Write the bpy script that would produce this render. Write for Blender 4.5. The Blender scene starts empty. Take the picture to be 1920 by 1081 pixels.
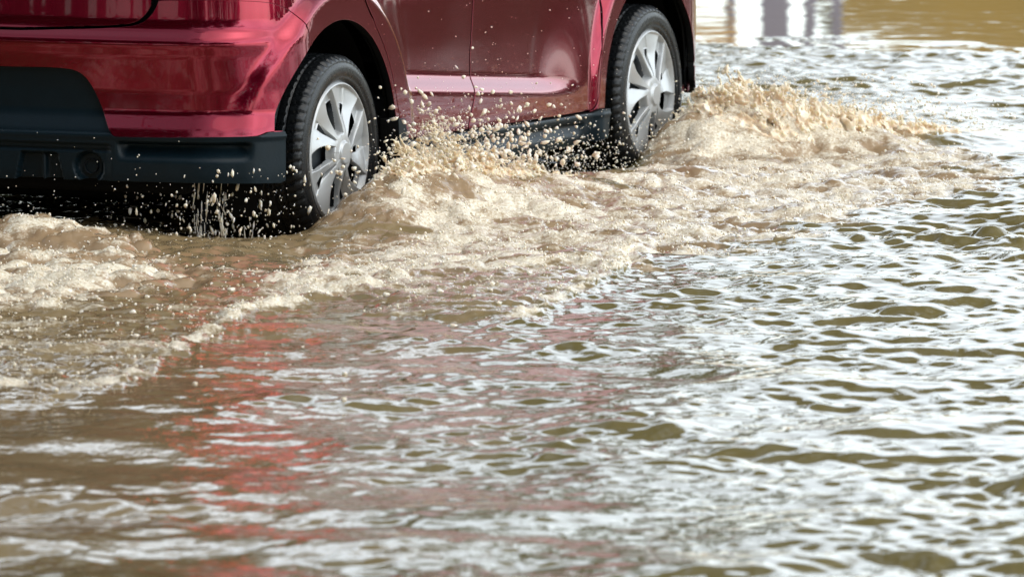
# Crimson hatchback driving through a flooded street, built in metres; everything is made here.
import bpy, math, random
import numpy as np
# ---------------------------------------------------------------- car body surface (local frame: x forward, y left, z up, water at z=0)
HUBZ = 0.19; WB = 2.38; TR = 0.29
def sst(a, b, x):
    t = np.clip((x-a)/(b-a), 0, 1); return t*t*t*(t*(6*t-15)+10)
def smooth_curve(zs, vs, sig=0.006):
    g = np.arange(-0.1, 1.2, 0.001); y = np.interp(g, zs, vs)
    k = np.exp(-0.5*(np.arange(-30, 31)*0.001/sig)**2); k /= k.sum()
    return g, np.convolve(np.pad(y, 30, mode='edge'), k, mode='valid')
_RG, _RV = smooth_curve([.05, .13, .16, .265, .275, .288, .335, .40, .50, .535, .548, .575, .60, .72, .85],
                        [-.56, -.600, -.604, -.606, -.600, -.596, -.570, -.572, -.584, -.592, -.590, -.562, -.556, -.552, -.535], .005)
_UG, _UV = smooth_curve([.05, .10, .17, .20, .26, .45, .60, .72, .85], [.756, .788, .799, .795, .798, .800, .798, .789, .763], .02)
def w_side(x, z):
    w = np.interp(z, _UG, _UV)
    zm = .372-.078*(x-.4)
    win = sst(.22, .56, x)*(1-sst(1.40, 1.92, x))
    ins = win*.024*sst(zm-.046, zm+.036, z) + (1-win)*.020*sst(.15, .60, z)
    w = w-ins
    for hx in (0.0, WB):
        rho = np.hypot(x-hx, z-HUBZ)
        b = 1-sst(.468, .530, rho)
        w = w+(.812-w)*b
    w = w-.35*np.clip(x-2.75, 0, 1)**2
    return w
def x_rear(v, z):
    q = np.abs(v)/.8
    return np.interp(z, _RG, _RV)+.055*q**2+.05*q**6
def fbody(x, y, z):
    v = np.abs(y)
    d1 = v-w_side(x, z); d2 = x_rear(v, z)-x; d3 = x-(3.05-.16*(v/.8)**2-.06*np.clip(z-.5, 0, 1))
    r = .22
    a = np.maximum(d1+r, 0); b = np.maximum(np.maximum(d2, d3)+r, 0)
    return np.hypot(a, b)-r+np.minimum(np.maximum(d1, np.maximum(d2, d3))+r, 0)
# base curve: s=0 at the rear centre, growing to the right side (y<0) and forward
RB = .30; BX0 = -.10; BX1 = 2.55; BV = .45
S1 = BV-RB; S2 = S1+RB*math.pi/2; S3 = S2+(BX1-BX0-2*RB); S4 = S3+RB*math.pi/2; S5 = S4+S1
def base(s):
    sg = np.where(s < 0, -1.0, 1.0); s = np.abs(s)
    x = np.zeros_like(s); v = np.zeros_like(s); nx = np.zeros_like(s); nv = np.zeros_like(s)
    m = s < S1; x[m] = BX0; v[m] = s[m]; nx[m] = -1
    m = (s >= S1) & (s < S2); t = (s[m]-S1)/RB
    x[m] = BX0+RB-RB*np.cos(t); v[m] = S1+RB*np.sin(t); nx[m] = -np.cos(t); nv[m] = np.sin(t)
    m = (s >= S2) & (s < S3); x[m] = BX0+RB+(s[m]-S2); v[m] = BV; nv[m] = 1
    m = (s >= S3) & (s < S4); t = (s[m]-S3)/RB
    x[m] = BX1-RB+RB*np.sin(t); v[m] = S1+RB*np.cos(t); nx[m] = np.sin(t); nv[m] = np.cos(t)
    m = s >= S4; x[m] = BX1; v[m] = S1-(s[m]-S4); nx[m] = 1
    return x, -v*sg, nx, -nv*sg
def body_point(s, z, off=0.0):
    s = np.asarray(s, float); z = np.asarray(z, float)
    bx, by, nx, ny = base(s)
    lo = np.full_like(s, -.2); hi = np.full_like(s, .75)
    for _ in range(30):
        t = (lo+hi)/2; f = fbody(bx+nx*t, by+ny*t, z)
        ins = f < 0; lo = np.where(ins, t, lo); hi = np.where(ins, hi, t)
    t = (lo+hi)/2
    P = np.stack([bx+nx*t, by+ny*t, z], -1)
    e = 5e-4
    G = np.stack([fbody(P[:, 0]+e, P[:, 1], z)-fbody(P[:, 0]-e, P[:, 1], z),
                  fbody(P[:, 0], P[:, 1]+e, z)-fbody(P[:, 0], P[:, 1]-e, z),
                  fbody(P[:, 0], P[:, 1], z+e)-fbody(P[:, 0], P[:, 1], z-e)], -1)
    G /= np.linalg.norm(G, axis=1, keepdims=True)+1e-12
    if np.ndim(off) or off: P = P+G*np.reshape(off, (-1, 1))
    return P, G
def s_of(x, y):
    v = -y
    if x >= BX0+RB and v > 0 and x <= BX1-RB: return S2+(x-BX0-RB)
    cx, cv = BX0+RB, S1
    if v <= cv: return v
    return S1+RB*math.atan2(v-cv, cx-x)
def s_x(x): return S2+(x-BX0-RB)
import bmesh
SKY, SUN, EXPO = .15, .5, .78
RIP1, RIP2, RIP3 = .072, .084, .042
# ---------------------------------------------------------------- helpers
random.seed(4); RNG = np.random.default_rng(11)
scene = bpy.context.scene
COL = scene.collection
CAR_ORG = (-1.23278, 23.51765); CAR_ROT = 1.159760   # placing of the car on the flooded road
FX = np.array([math.cos(CAR_ROT), math.sin(CAR_ROT)]); LY = np.array([-math.sin(CAR_ROT), math.cos(CAR_ROT)])
def to_local(X, Y):
    dx = X-CAR_ORG[0]; dy = Y-CAR_ORG[1]
    return dx*FX[0]+dy*FX[1], dx*LY[0]+dy*LY[1]
def to_world(P):
    P = np.asarray(P); Q = P.copy()
    Q[:, 0] = CAR_ORG[0]+FX[0]*P[:, 0]+LY[0]*P[:, 1]; Q[:, 1] = CAR_ORG[1]+FX[1]*P[:, 0]+LY[1]*P[:, 1]
    return Q

def mesh_obj(name, V, faces, mat=None, parent=None, smooth=True, normals=None, mats=None, mat_idx=None):
    """faces: list of index tuples or int array (n,3)/(n,4)"""
    V = np.asarray(V, np.float32); me = bpy.data.meshes.new(name)
    if isinstance(faces, np.ndarray):
        n, k = faces.shape
        me.vertices.add(len(V)); me.vertices.foreach_set('co', V.ravel())
        me.loops.add(n*k); me.loops.foreach_set('vertex_index', faces.astype(np.int32).ravel())
        me.polygons.add(n); me.polygons.foreach_set('loop_start', np.arange(0, n*k, k, dtype=np.int32))
        me.update(calc_edges=True)
    else:
        me.from_pydata(V.tolist(), [], faces)
    me.validate(); 
    me.polygons.foreach_set('use_smooth', [smooth]*len(me.polygons))
    for m in (mats or ([mat] if mat else [])): me.materials.append(m)
    if mat_idx is not None: me.polygons.foreach_set('material_index', mat_idx)
    if normals is not None: me.normals_split_custom_set_from_vertices(np.asarray(normals, float).tolist())
    me.update()
    o = bpy.data.objects.new(name, me); COL.objects.link(o)
    if parent: o.parent = parent
    return o
def tag(o, label=None, cat=None, group=None, kind=None):
    if label: o['label'] = label
    if cat: o['category'] = cat
    if group: o['group'] = group
    if kind: o['kind'] = kind
    return o
def empty(name, loc, rz=0):
    o = bpy.data.objects.new(name, None); o.location = loc; o.rotation_euler = (0, 0, rz); COL.objects.link(o); return o
def dup(o, parent):
    c = o.copy(); COL.objects.link(c); c.parent = parent
    for ch in list(o.children): dup(ch, c)
    return c
class MB:
    """collects plain shapes into one mesh"""
    def __init__(s): s.V = []; s.F = []
    def add(s, V, F):
        b = len(s.V); s.V += [tuple(v) for v in V]; s.F += [tuple(i+b for i in f) for f in F]
    def box(s, c, d, bev=0.0):
        x, y, z = [k/2 for k in d]; b = min(bev, x*.49, y*.49, z*.49)
        V = []; idx = {}
        if b <= 0:
            V = [(c[0]+i*x, c[1]+j*y, c[2]+k*z) for i in (-1, 1) for j in (-1, 1) for k in (-1, 1)]
            s.add(V, [(0, 1, 3, 2), (4, 6, 7, 5), (0, 4, 5, 1), (2, 3, 7, 6), (0, 2, 6, 4), (1, 5, 7, 3)]); return
        bm = bmesh.new(); bmesh.ops.create_cube(bm, size=1)
        for v in bm.verts: v.co = (v.co.x*d[0], v.co.y*d[1], v.co.z*d[2])
        bmesh.ops.bevel(bm, geom=bm.edges[:]+bm.verts[:], offset=b, segments=2, affect='EDGES', profile=.5)
        bm.verts.index_update()
        s.add([(v.co.x+c[0], v.co.y+c[1], v.co.z+c[2]) for v in bm.verts], [[v.index for v in f.verts] for f in bm.faces]); bm.free()
    def tube(s, p, q, r0, r1=None, n=16, cap=True):
        r1 = r0 if r1 is None else r1
        p = np.array(p, float); q = np.array(q, float); d = q-p; d /= np.linalg.norm(d)
        u = np.cross(d, [0, 0, 1] if abs(d[2]) < .9 else [1, 0, 0]); u /= np.linalg.norm(u); w = np.cross(d, u)
        V = []
        for c, r in ((p, r0), (q, r1)):
            for i in range(n):
                a = 2*math.pi*i/n; V.append(c+u*math.cos(a)*r+w*math.sin(a)*r)
        F = [(i, (i+1) % n, n+(i+1) % n, n+i) for i in range(n)]
        if cap: F += [tuple(range(n-1, -1, -1)), tuple(range(n, 2*n))]
        s.add(V, F)
    def build(s, name, mat, parent=None, smooth=False):
        return mesh_obj(name, s.V, s.F, mat, parent, smooth)
def lathe(prof, n, axis='y'):
    """prof: list of (r, a); revolve round y"""
    P = np.array(prof); t = np.arange(n)*2*math.pi/n
    V = np.stack([np.outer(np.cos(t), P[:, 0]), np.repeat(P[None, :, 1], n, 0), np.outer(np.sin(t), P[:, 0])], -1).reshape(-1, 3)
    m = len(prof); i = np.arange(n)[:, None]; j = np.arange(m-1)[None]
    a = i*m+j; b = ((i+1) % n)*m+j
    return V, np.stack([a, b, b+1, a+1], -1).reshape(-1, 4)

# ---------------------------------------------------------------- materials
def new_mat(name):
    m = bpy.data.materials.new(name); m.use_nodes = True; nt = m.node_tree
    return m, nt, nt.nodes['Principled BSDF']
def node(nt, t, **kw):
    n = nt.nodes.new(t)
    for k, v in kw.items():
        if k in n.inputs: n.inputs[k].default_value = v
        else: setattr(n, k, v)
    return n
def plain(name, col, rough=.5, metal=0, coat=0, coat_r=.03, ior=1.45, var=.15, scale=30, bump=0, spec=.5):
    """a procedural material: colour with slight noise mottling, noise in the gloss, optional fine bump"""
    m, nt, p = new_mat(name); L = nt.links
    tc = node(nt, 'ShaderNodeTexCoord'); nz = node(nt, 'ShaderNodeTexNoise', Scale=scale, Detail=5.0)
    L.new(tc.outputs['Object'], nz.inputs['Vector'])
    mx = node(nt, 'ShaderNodeMix', data_type='RGBA')
    mx.inputs[6].default_value = tuple(c*(1-var) for c in col)+(1,); mx.inputs[7].default_value = tuple(min(1, c*(1+var)) for c in col)+(1,)
    L.new(nz.outputs['Fac'], mx.inputs[0]); L.new(mx.outputs[2], p.inputs['Base Color'])
    mr = node(nt, 'ShaderNodeMapRange'); mr.inputs['To Min'].default_value = rough*.8; mr.inputs['To Max'].default_value = min(1, rough*1.2)
    L.new(nz.outputs['Fac'], mr.inputs['Value']); L.new(mr.outputs[0], p.inputs['Roughness'])
    p.inputs['Metallic'].default_value = metal; p.inputs['Coat Weight'].default_value = coat; p.inputs['Coat Roughness'].default_value = coat_r; p.inputs['Coat IOR'].default_value = 1.36
    p.inputs['IOR'].default_value = ior; p.inputs['Specular IOR Level'].default_value = spec
    if bump:
        b = node(nt, 'ShaderNodeBump', Strength=bump, Distance=.002); n2 = node(nt, 'ShaderNodeTexNoise', Scale=scale*8, Detail=3.0)
        L.new(tc.outputs['Object'], n2.inputs['Vector']); L.new(n2.outputs['Fac'], b.inputs['Height']); L.new(b.outputs[0], p.inputs['Normal'])
    return m
M = {}
M['paint'] = plain('crimson_car_paint', (.185, .0002, .015), .13, metal=.82, coat=1, coat_r=.02, var=.06, scale=3)
M['trim'] = plain('dark_grey_trim_plastic', (.004, .011, .016), .36, var=.25, scale=14, bump=.2, spec=.2)
M['black'] = plain('black_underside_gap_shade', (.006, .006, .006), .8, spec=.1)
M['tyre'] = plain('wet_tyre_rubber', (.007, .008, .009), .28, var=.3, scale=40, bump=.2, spec=.35)
M['cap'] = plain('silver_wheel_cover', (.43, .44, .44), .34, metal=.35, coat=.4, coat_r=.1, var=.05, scale=12)
M['drum'] = plain('dark_brake_drum', (.03, .035, .04), .5, metal=.4)
M['glass'] = plain('tinted_car_glass', (.01, .012, .014), .04, var=.05)
M['chrome'] = plain('dull_metal', (.35, .33, .3), .3, metal=1)
m, nt, p = new_mat('red_lamp_lens'); p.inputs['Base Color'].default_value = (.6, .01, .01, 1); p.inputs['Roughness'].default_value = .1
p.inputs['Emission Color'].default_value = (1, .03, .02, 1); p.inputs['Emission Strength'].default_value = .38; M['lamp'] = m
# ---------------------------------------------------------------- the car
from mathutils import Vector
from mathutils.geometry import delaunay_2d_cdt
def in_poly(px, py, poly):
    P = np.asarray(poly); r = np.zeros(px.shape, bool); n = len(P)
    for i in range(n):
        x0, y0 = P[i]; x1, y1 = P[(i+1) % n]
        if y0 == y1: continue
        c = ((y0 > py) != (y1 > py)) & (px < (x1-x0)*(py-y0)/(y1-y0)+x0); r ^= c
    return r
def seg_dist(px, py, pts, closed=True):
    P = np.asarray(pts, float); n = len(P); best = np.full(px.shape, 1e9)
    for i in range(n if closed else n-1):
        a = P[i]; b = P[(i+1) % n]; d = b-a; l2 = max(d@d, 1e-12)
        t = np.clip(((px-a[0])*d[0]+(py-a[1])*d[1])/l2, 0, 1)
        best = np.minimum(best, np.hypot(px-a[0]-t*d[0], py-a[1]-t*d[1]))
    return best
def smooth_poly(poly, it=1, sharp=50):
    """round slight polyline kinks (Chaikin), keep true corners"""
    P = [np.array(p, float) for p in poly]
    for _ in range(it):
        Q = []; n = len(P)
        for i in range(n):
            a, b, c = P[i-1], P[i], P[(i+1) % n]
            u = b-a; v = c-b; cr = abs(math.degrees(math.atan2(u[0]*v[1]-u[1]*v[0], u@v)))
            if cr < 2 or cr > sharp: Q.append(b)
            else: Q += [b-.25*u, b+.25*v]
        P = Q
    return [tuple(p) for p in P]
def inset(poly, d):
    P = np.asarray(poly, float); n = len(P)
    A = sum(P[i][0]*P[(i+1) % n][1]-P[(i+1) % n][0]*P[i][1] for i in range(n)); sg = 1 if A > 0 else -1
    out = []
    for i in range(n):
        e0 = P[i]-P[i-1]; e1 = P[(i+1) % n]-P[i]
        n0 = np.array([-e0[1], e0[0]])/(np.linalg.norm(e0)+1e-9)*sg; n1 = np.array([-e1[1], e1[0]])/(np.linalg.norm(e1)+1e-9)*sg
        b = n0+n1; q = max(b@b/2, .5)
        out.append(tuple(P[i]+b/q*d))
    return out
def resample(poly, hs):
    out = []; n = len(poly)
    for i in range(n):
        a = np.array(poly[i]); b = np.array(poly[(i+1) % n])
        h = hs(a[0]); k = max(1, int(math.ceil(np.linalg.norm(b-a)/h)))
        for j in range(k): out.append(tuple(a+(b-a)*j/k))
    return out
def sx(x, z):
    """s of the point of the right body side at length x, height z"""
    if x >= BX0+RB and x <= BX1-RB: return S2+(x-BX0-RB)
    if x > BX1-RB: lo, hi, up = S3, S5, True
    else: lo, hi, up = 0.0, S2, True
    for _ in range(32):
        m = (lo+hi)/2; P, _g = body_point(np.array([m]), np.array([z]))
        if P[0, 0] < x: lo = m
        else: hi = m
    return (lo+hi)/2
def XZ(pts): return [(sx(x, z), z) for x, z in pts]
def arch(hx, hz, r, a0, a1, n=40):
    return XZ([(hx+r*math.cos(t), hz+r*math.sin(t)) for t in np.linspace(math.radians(a0), math.radians(a1), n)])
def panel(name, poly, mat, parent, h=.012, hc=.005, off=None, gap=.002, depth=.02, holes=(), base_off=0.0, smooth=1):
    """a body panel: outline in (s,z), filled with a fine mesh that lies on the body surface, edges turned inwards"""
    cs = lambda s: hc if S1-.01 < abs(s) < S2 or S3 < abs(s) < S4+.01 else h
    P = smooth_poly(poly, smooth) if smooth else poly
    P = resample(inset(P, gap) if gap else P, lambda s: cs(s)*.8)
    HP = [resample(q, lambda s: cs(s)*.8) for q in holes]
    A = np.array(P); s0, z0 = A.min(0); s1, z1 = A.max(0)
    ss = [s0]
    while ss[-1] < s1: ss.append(ss[-1]+cs(ss[-1]+1e-6))
    gs, gz = np.meshgrid(ss, np.arange(z0, z1+h, h)); gs = gs.ravel(); gz = gz.ravel()
    k = in_poly(gs, gz, P)
    d = seg_dist(gs, gz, P)
    for q in HP:
        k &= ~in_poly(gs, gz, q); d = np.minimum(d, seg_dist(gs, gz, q))
    k &= d > hc*.5
    gs, gz = gs[k], gz[k]
    verts = [Vector(p) for p in P]; edges = [(i, (i+1) % len(P)) for i in range(len(P))]
    for q in HP:
        b = len(verts); verts += [Vector(p) for p in q]; edges += [(b+i, b+(i+1) % len(q)) for i in range(len(q))]
    verts += [Vector(p) for p in zip(gs, gz)]
    v2, e2, f2, _, _, _ = delaunay_2d_cdt(verts, edges, [], 0, 1e-6)
    B = np.array([(v.x, v.y) for v in v2]); F = np.array([f for f in f2 if len(f) == 3])
    c = B[F].mean(1); keep = in_poly(c[:, 0], c[:, 1], P)
    for q in HP: keep &= ~in_poly(c[:, 0], c[:, 1], q)
    F = F[keep]
    o = off(B[:, 0], B[:, 1]) if off else np.zeros(len(B))
    V, G = body_point(B[:, 0], B[:, 1], o+base_off)
    nrm = G
    # orient outward
    a, b_, c_ = V[F[:, 0]], V[F[:, 1]], V[F[:, 2]]
    flip = (np.cross(b_-a, c_-a)*G[F[:, 0]]).sum(1) < 0
    F[flip] = F[flip][:, ::-1]
    if off:   # normals of the displaced surface
        fn = np.cross(V[F[:, 1]]-V[F[:, 0]], V[F[:, 2]]-V[F[:, 0]]); nrm = np.zeros_like(V)
        for q in range(3): np.add.at(nrm, F[:, q], fn)
        nrm /= np.linalg.norm(nrm, axis=1, keepdims=True)+1e-12
    cnt = {}
    for f in F:
        for q in range(3):
            e = (f[q], f[(q+1) % 3]); cnt[tuple(sorted(e))] = None if tuple(sorted(e)) in cnt else e
    be = np.array([e for e in cnt.values() if e is not None])
    nb = len(V); ids = np.unique(be); mp = {v: i for i, v in enumerate(ids)}
    out = np.zeros((len(ids), 3)); cen = np.zeros_like(out)
    for e0, e1 in be:
        t = V[e1]-V[e0]; q = np.cross(t, G[e0]); q /= np.linalg.norm(q)+1e-9
        out[mp[e0]] += q; out[mp[e1]] += q
    out /= np.linalg.norm(out, axis=1, keepdims=True)+1e-9
    W1 = V[ids]+out*.0012-G[ids]*.0012; W2 = W1-G[ids]*depth
    # a rounded rim ring then the turned-in flange, coloured black as painted gap shadow
    VV = np.concatenate([V, W1, W2]); NN = np.concatenate([nrm, out+.25*G[ids], out]); NN /= np.linalg.norm(NN, axis=1, keepdims=True)
    q1 = [(e0, nb+mp[e0], nb+mp[e1], e1) for e0, e1 in be]; m_ = len(ids)
    q2 = [(nb+mp[e0], nb+m_+mp[e0], nb+m_+mp[e1], nb+mp[e1]) for e0, e1 in be]
    return mesh_obj(name, VV, [tuple(f) for f in F.tolist()]+q1+q2, None, parent, True, NN, [mat, M['black']], [0]*(len(F)+len(q1))+[1]*len(q2))
def mir(half):   # outline running from the centre line round the right side and back: add the mirrored left half
    return half+[(-s, z) for s, z in reversed(half) if s > 1e-6]

car = empty('car', (CAR_ORG[0], CAR_ORG[1], 0), CAR_ROT)
tag(car, 'crimson hatchback with silver wheel covers driving away through brown flood water', 'car')
ARX, AFX = -.025, 2.345                                 # wheel arch centres
A_R = arch(ARX, .19, .392, 166.5, 11)                   # from the bumper end over the wheel to the sill block
A_F = arch(AFX, .19, .385, 178, 15)
SEAM = [(.274, .662), (.285, .662), (.339, .663), (.388, .654), (.405, .641), (.421, .623), (.430, .603), (.440, .575)]
SEAM_END = XZ([(ARX+.392*math.cos(math.radians(123)), .19+.392*math.sin(math.radians(123)))])[0]
TG = [(0, .565), (.14, .570), (.199, .576), (.237, .583), (.251, .592), (.260, .609), (.2675, .634), (.271, .66)]
a_bump = [p for p in arch(ARX, .19, .392, 123, 166.5, 24)]
INS = [(.219, .275), (.21, .323), (.2, .384), (.19, .427), (.181, .448), (.168, .459), (.129, .461), (0, .459)]
TRT = [(.400, .282), (.382, .283), (.375, .276), (.368, .271), (.325, .2705), (.273, .268), (.226, .267)]
# closed outline: top from left to right, right end, bottom back to the left
half_top = TG+SEAM[1:]+a_bump+TRT+INS[:-1]
bumper_poly = [(0, .565)]+half_top[1:]+[(0, .459)]+[(-s, z) for s, z in reversed(half_top) if s > 1e-6]
bumper = panel('rear_bumper', bumper_poly, M['paint'], car, h=.010, hc=.004, gap=.001)
# black number plate recess in the bumper
ins_poly = [(0, .466)]+[(s+.004, z+(.006 if z > .44 else 0)) for s, z in reversed(INS[:-1])]+[(.222, .262), (0, .262)]
ins_poly = ins_poly+[(-s, z) for s, z in reversed(ins_poly) if s > 1e-6]
panel('plate_recess', ins_poly, M['trim'], car, h=.012, hc=.006, base_off=-.014, gap=0)
# dark lower valance
TRV = [(0, .272), (.209, .275), (.219, .272), (.226, .264), (.273, .265), (.325, .2675), (.368, .268), (.375, .273), (.382, .280), (.400, .2795),
       (.400, .141), (.394, .135), (.325, .142), (.273, .143), (.20, .141), (0, .137)]
def off_val(s, z):
    a = np.abs(s); o = np.full(a.shape, .010)
    o += .006*np.exp(-((z-.268)/.006)**2)*(a > .0)                                  # bright upper lip
    k = sst(.226, .238, a)*(1-sst(.352, .366, a))                                   # long scooped recess
    prof = -.036*(1-sst(.247, .256, z))*sst(.192, .246, z)-.0*z
    o += k*prof
    c = 1-sst(.212, .226, a)
    o += c*(-.008)*(1-sst(.243, .247, z)); o += c*(-.007)*(1-sst(.229, .2325, z))
    o += c*.009*(1-sst(.222, .226, z))                                              # stepped centre section
    P, _ = body_point(s, z); y = np.abs(P[:, 1])
    o -= .026*(1-sst(.038, .048, np.hypot(y-.270, z-.178)))                          # round exhaust opening
    tr = sst(.015, .02, y-(.02+.25*(z-.137)))*(1-sst(.0, .006, y-(.185-.25*(z-.137))))*(1-sst(.212, .217, z))
    o -= .024*tr*(1-.8*np.exp(-((y-.125)/.006)**2))
    return o
panel('lower_valance', TRV+[(-s, z) for s, z in reversed(TRV) if s > 1e-6], M['trim'], car, h=.004, hc=.0022, off=off_val, gap=.0, depth=.05, smooth=0)
# tailgate
TGT = [(0, .571), (.14, .576), (.199, .582), (.236, .589), (.248, .597), (.2565, .613), (.2635, .637), (.266, .66), (.266, .85), (0, .85)]
panel('tailgate', TGT+[(-s, z) for s, z in reversed(TGT[:-1]) if s > 1e-6], M['paint'], car, h=.012, hc=.005)
# right side
a_qr = arch(ARX, .19, .392, 122, 11, 50)
RD_E = XZ([(.06, .85), (.10, .70), (.134, .631), (.198, .564), (.266, .497), (.311, .438), (.342, .381), (.365, .315), (.388, .258)])
LAMP = [(.30, .725), (.34, .725), (.40, .73), (.43, .75), (.445, .80), (.45, .845), (.30, .845)]
quarter = SEAM+[SEAM_END]+a_qr[1:]+XZ([(.383, .266)])+RD_E[::-1]+[(.274, .85)]
panel('quarter_panel', quarter, M['paint'], car, h=.010, hc=.004, holes=[LAMP], gap=.001)
panel('tail_light', LAMP, M['lamp'], car, h=.015, hc=.006, base_off=.006)
lm = [(-s, z) for s, z in reversed(LAMP)]
panel('tail_light', lm, M['lamp'], car, h=.02, hc=.01, base_off=.006)
GAP = XZ([(.924, .186), (.948, .24), (.965, .28), (.982, .319), (.988, .367), (.982, .40), (.996, .48), (1.011, .577), (1.03, .70), (1.04, .85)])
rdoor = XZ([(.06, .85), (.10, .70), (.134, .631), (.198, .564), (.266, .497), (.311, .438), (.342, .381), (.365, .315), (.388, .258), (.400, .226), (.418, .204), (.455, .193), (.537, .190), (.75, .187)])+GAP
panel('rear_door', rdoor, M['paint'], car, h=.009, hc=.005, gap=.005)
FD_E = XZ([(1.865, .173), (1.885, .180), (1.905, .205), (1.917, .237), (1.930, .32), (1.947, .42), (1.988, .518), (2.02, .65), (2.03, .80)])
fdoor = [GAP[0]]+XZ([(1.256, .180), (1.632, .1745)])+FD_E+GAP[:0:-1]
panel('front_door', fdoor, M['paint'], car, h=.009, hc=.005, gap=.005)
fender = FD_E[::-1]+XZ([(1.90, .1795), (1.955, .178)])+A_F+XZ([(2.72, .27), (2.78, .27), (2.80, .5), (2.80, .74), (2.4, .78)])
panel('front_fender', fender, M['paint'], car, h=.010, hc=.006)
SILL = XZ([(.335, .266), (.382, .262), (.393, .23), (.411, .202), (.45, .1895), (.912, .181), (1.256, .176), (1.632, .171), (1.872, .169), (1.9, .1775), (1.961, .1765), (1.942, .087), (1.689, .078), (1.193, .076), (.824, .080), (.348, .102)])
def off_sill(s, z):
    x = s-S2+BX0+RB; o = np.full(s.shape, .010)
    zt = .186-.011*(x-.45)
    k = sst(.46, .52, x)*(1-sst(1.76, 1.83, x))
    o += .004*np.exp(-((z-zt+.008)/.006)**2)
    o -= k*.024*(1-sst(zt-.034, zt-.022, z))*sst(zt-.082, zt-.030, z)
    o += .010*(1-sst(.40, .44, x))+.008*sst(1.87, 1.91, x)
    return o
panel('side_sill', SILL, M['trim'], car, h=.005, hc=.004, off=off_sill, gap=0, depth=.06, smooth=0)
# front end (turned away from the camera) and the plain left side
e0 = sx(2.803, .5)
FB = [(e0, .25), (e0, .735), (S5, .70), (S5, .16), (sx(2.86, .15), .15), (sx(2.72, .2), .20), (sx(2.725, .26), .262)]
fb2 = [(s, z) for s, z in FB]
panel('front_bumper', fb2, M['paint'], car, h=.02, hc=.008)
panel('front_bumper', [(-s, z) for s, z in reversed(fb2)], M['paint'], car, h=.03, hc=.015)
LS = quarter[0:0]+[(.40, .15)]+A_R[:0]+arch(ARX, .19, .392, 180, 0, 24)+XZ([(.8, .08), (1.9, .08)])+arch(AFX, .19, .385, 180, 0, 24)+XZ([(2.79, .3), (2.79, .74)])+XZ([(2.03, .80), (2.0, .85)])+[(.274, .85), (.274, .66), (.40, .64), (.436, .58)]
LS = arch(ARX, .19, .392, 122, 0, 24)+XZ([(.40, .08), (1.94, .08)])+arch(AFX, .19, .385, 176, 2, 24)+XZ([(2.79, .3), (2.79, .74), (2.03, .80), (2.0, .85)])+[(.274, .85)]+SEAM
panel('left_body_side', [(-s, z) for s, z in reversed(LS)], M['paint'], car, h=.03, hc=.012, holes=[[(-s, z) for s, z in reversed(LAMP)]])
# dark inner structure seen through the gaps
inner = []
for sg in (1, -1):
    q = [(0, .16)]+[(.40, .16)]+arch(ARX, .19, .40, 180, 0, 24)+XZ([(.40, .11), (1.94, .11)])+arch(AFX, .19, .393, 180, 0, 24)+XZ([(2.78, .25)])+[(S5, .2), (S5, .68)]+XZ([(2.78, .70), (2.03, .76)])+[(sx(1.8, .83), .83), (0, .83)]
    panel('inner_shell', q if sg > 0 else [(-s, z) for s, z in reversed(q)], M['black'], car, h=.03, hc=.012, base_off=-.030, gap=0, depth=.005, smooth=0)
# wheel houses
for hx, r in ((ARX, .415), (AFX, .408)):
    for sg in (-1, 1):
        prof = [(r, sg*.725), (r, sg*.60), (r-.03, sg*.50), (.05, sg*.48)]
        V, F = lathe(prof, 64); V[:, 0] += hx; V[:, 2] += .19
        c = V[F].mean(1); F = F[c[:, 2] > .05]
        mesh_obj('wheel_house', V, F, M['black'], car)
ub = MB(); ub.box((1.15, 0, .125), (2.9, 1.15, .14), .03); ub.box((1.16, 0, .15), (1.45, 1.48, .12), .02); ub.box((-.44, 0, .15), (.18, 1.1, .10), .02); ub.box((2.75, 0, .20), (.35, 1.1, .10), .02)
ub.build('underbody', M['black'], car)
ax = MB(); ax.tube((.03, -.66, .17), (.03, .66, .17), .028); ax.build('rear_axle', M['black'], car, True)
ex = MB(); ex.tube((-.585, -.27, .178), (.2, -.27, .175), .021, n=24, cap=False); ex.tube((-.42, -.27, .178), (-.18, -.27, .178), .055, n=24); ex.build('exhaust_pipe', M['drum'], car, True)
# mud flap / lower lip hanging in front of the front wheel
lp = MB(); lp.box((2.80, -.715, .215), (.13, .07, .05), .015); lp.box((2.79, -.70, .14), (.05, .035, .12), .012); lp.build('front_lip', M['trim'], car)
# greenhouse: glass, pillars, roof and bonnet
def ring(x0, x1, w_, r, z, n=10):
    pts = []
    for cx, cy, a0 in ((x0+r, -w_+r, 180), (x1-r, -w_+r, 270), (x1-r, w_-r, 0), (x0+r, w_-r, 90)):
        for i in range(n): a = math.radians(a0+90*i/(n-1)); pts.append((cx+r*math.cos(a), cy+r*math.sin(a), z))
    return pts
def loft(rings, name, mat, cap=False):
    n = len(rings[0]); V = [p for r_ in rings for p in r_]; F = []
    for k in range(len(rings)-1):
        F += [(k*n+i, k*n+(i+1) % n, (k+1)*n+(i+1) % n, (k+1)*n+i) for i in range(n)]
    if cap: F.append(tuple(range((len(rings)-1)*n, len(rings)*n)))
    return mesh_obj(name, V, F, mat, car, True)
loft([ring(-.47, 2.12, .735, .16, .845), ring(-.44, 2.08, .728, .16, .875)], 'belt_line', M['trim'])
loft([ring(-.44, 2.08, .725, .16, .875), ring(-.31, 1.62, .62, .15, 1.23)], 'window_glass', M['glass'])
loft([ring(-.33, 1.66, .632, .15, 1.215), ring(-.33, 1.60, .625, .15, 1.25), ring(-.27, 1.45, .57, .15, 1.30), ring(-.05, 1.2, .40, .15, 1.33)], 'roof', M['paint'], True)
pil = None
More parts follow.
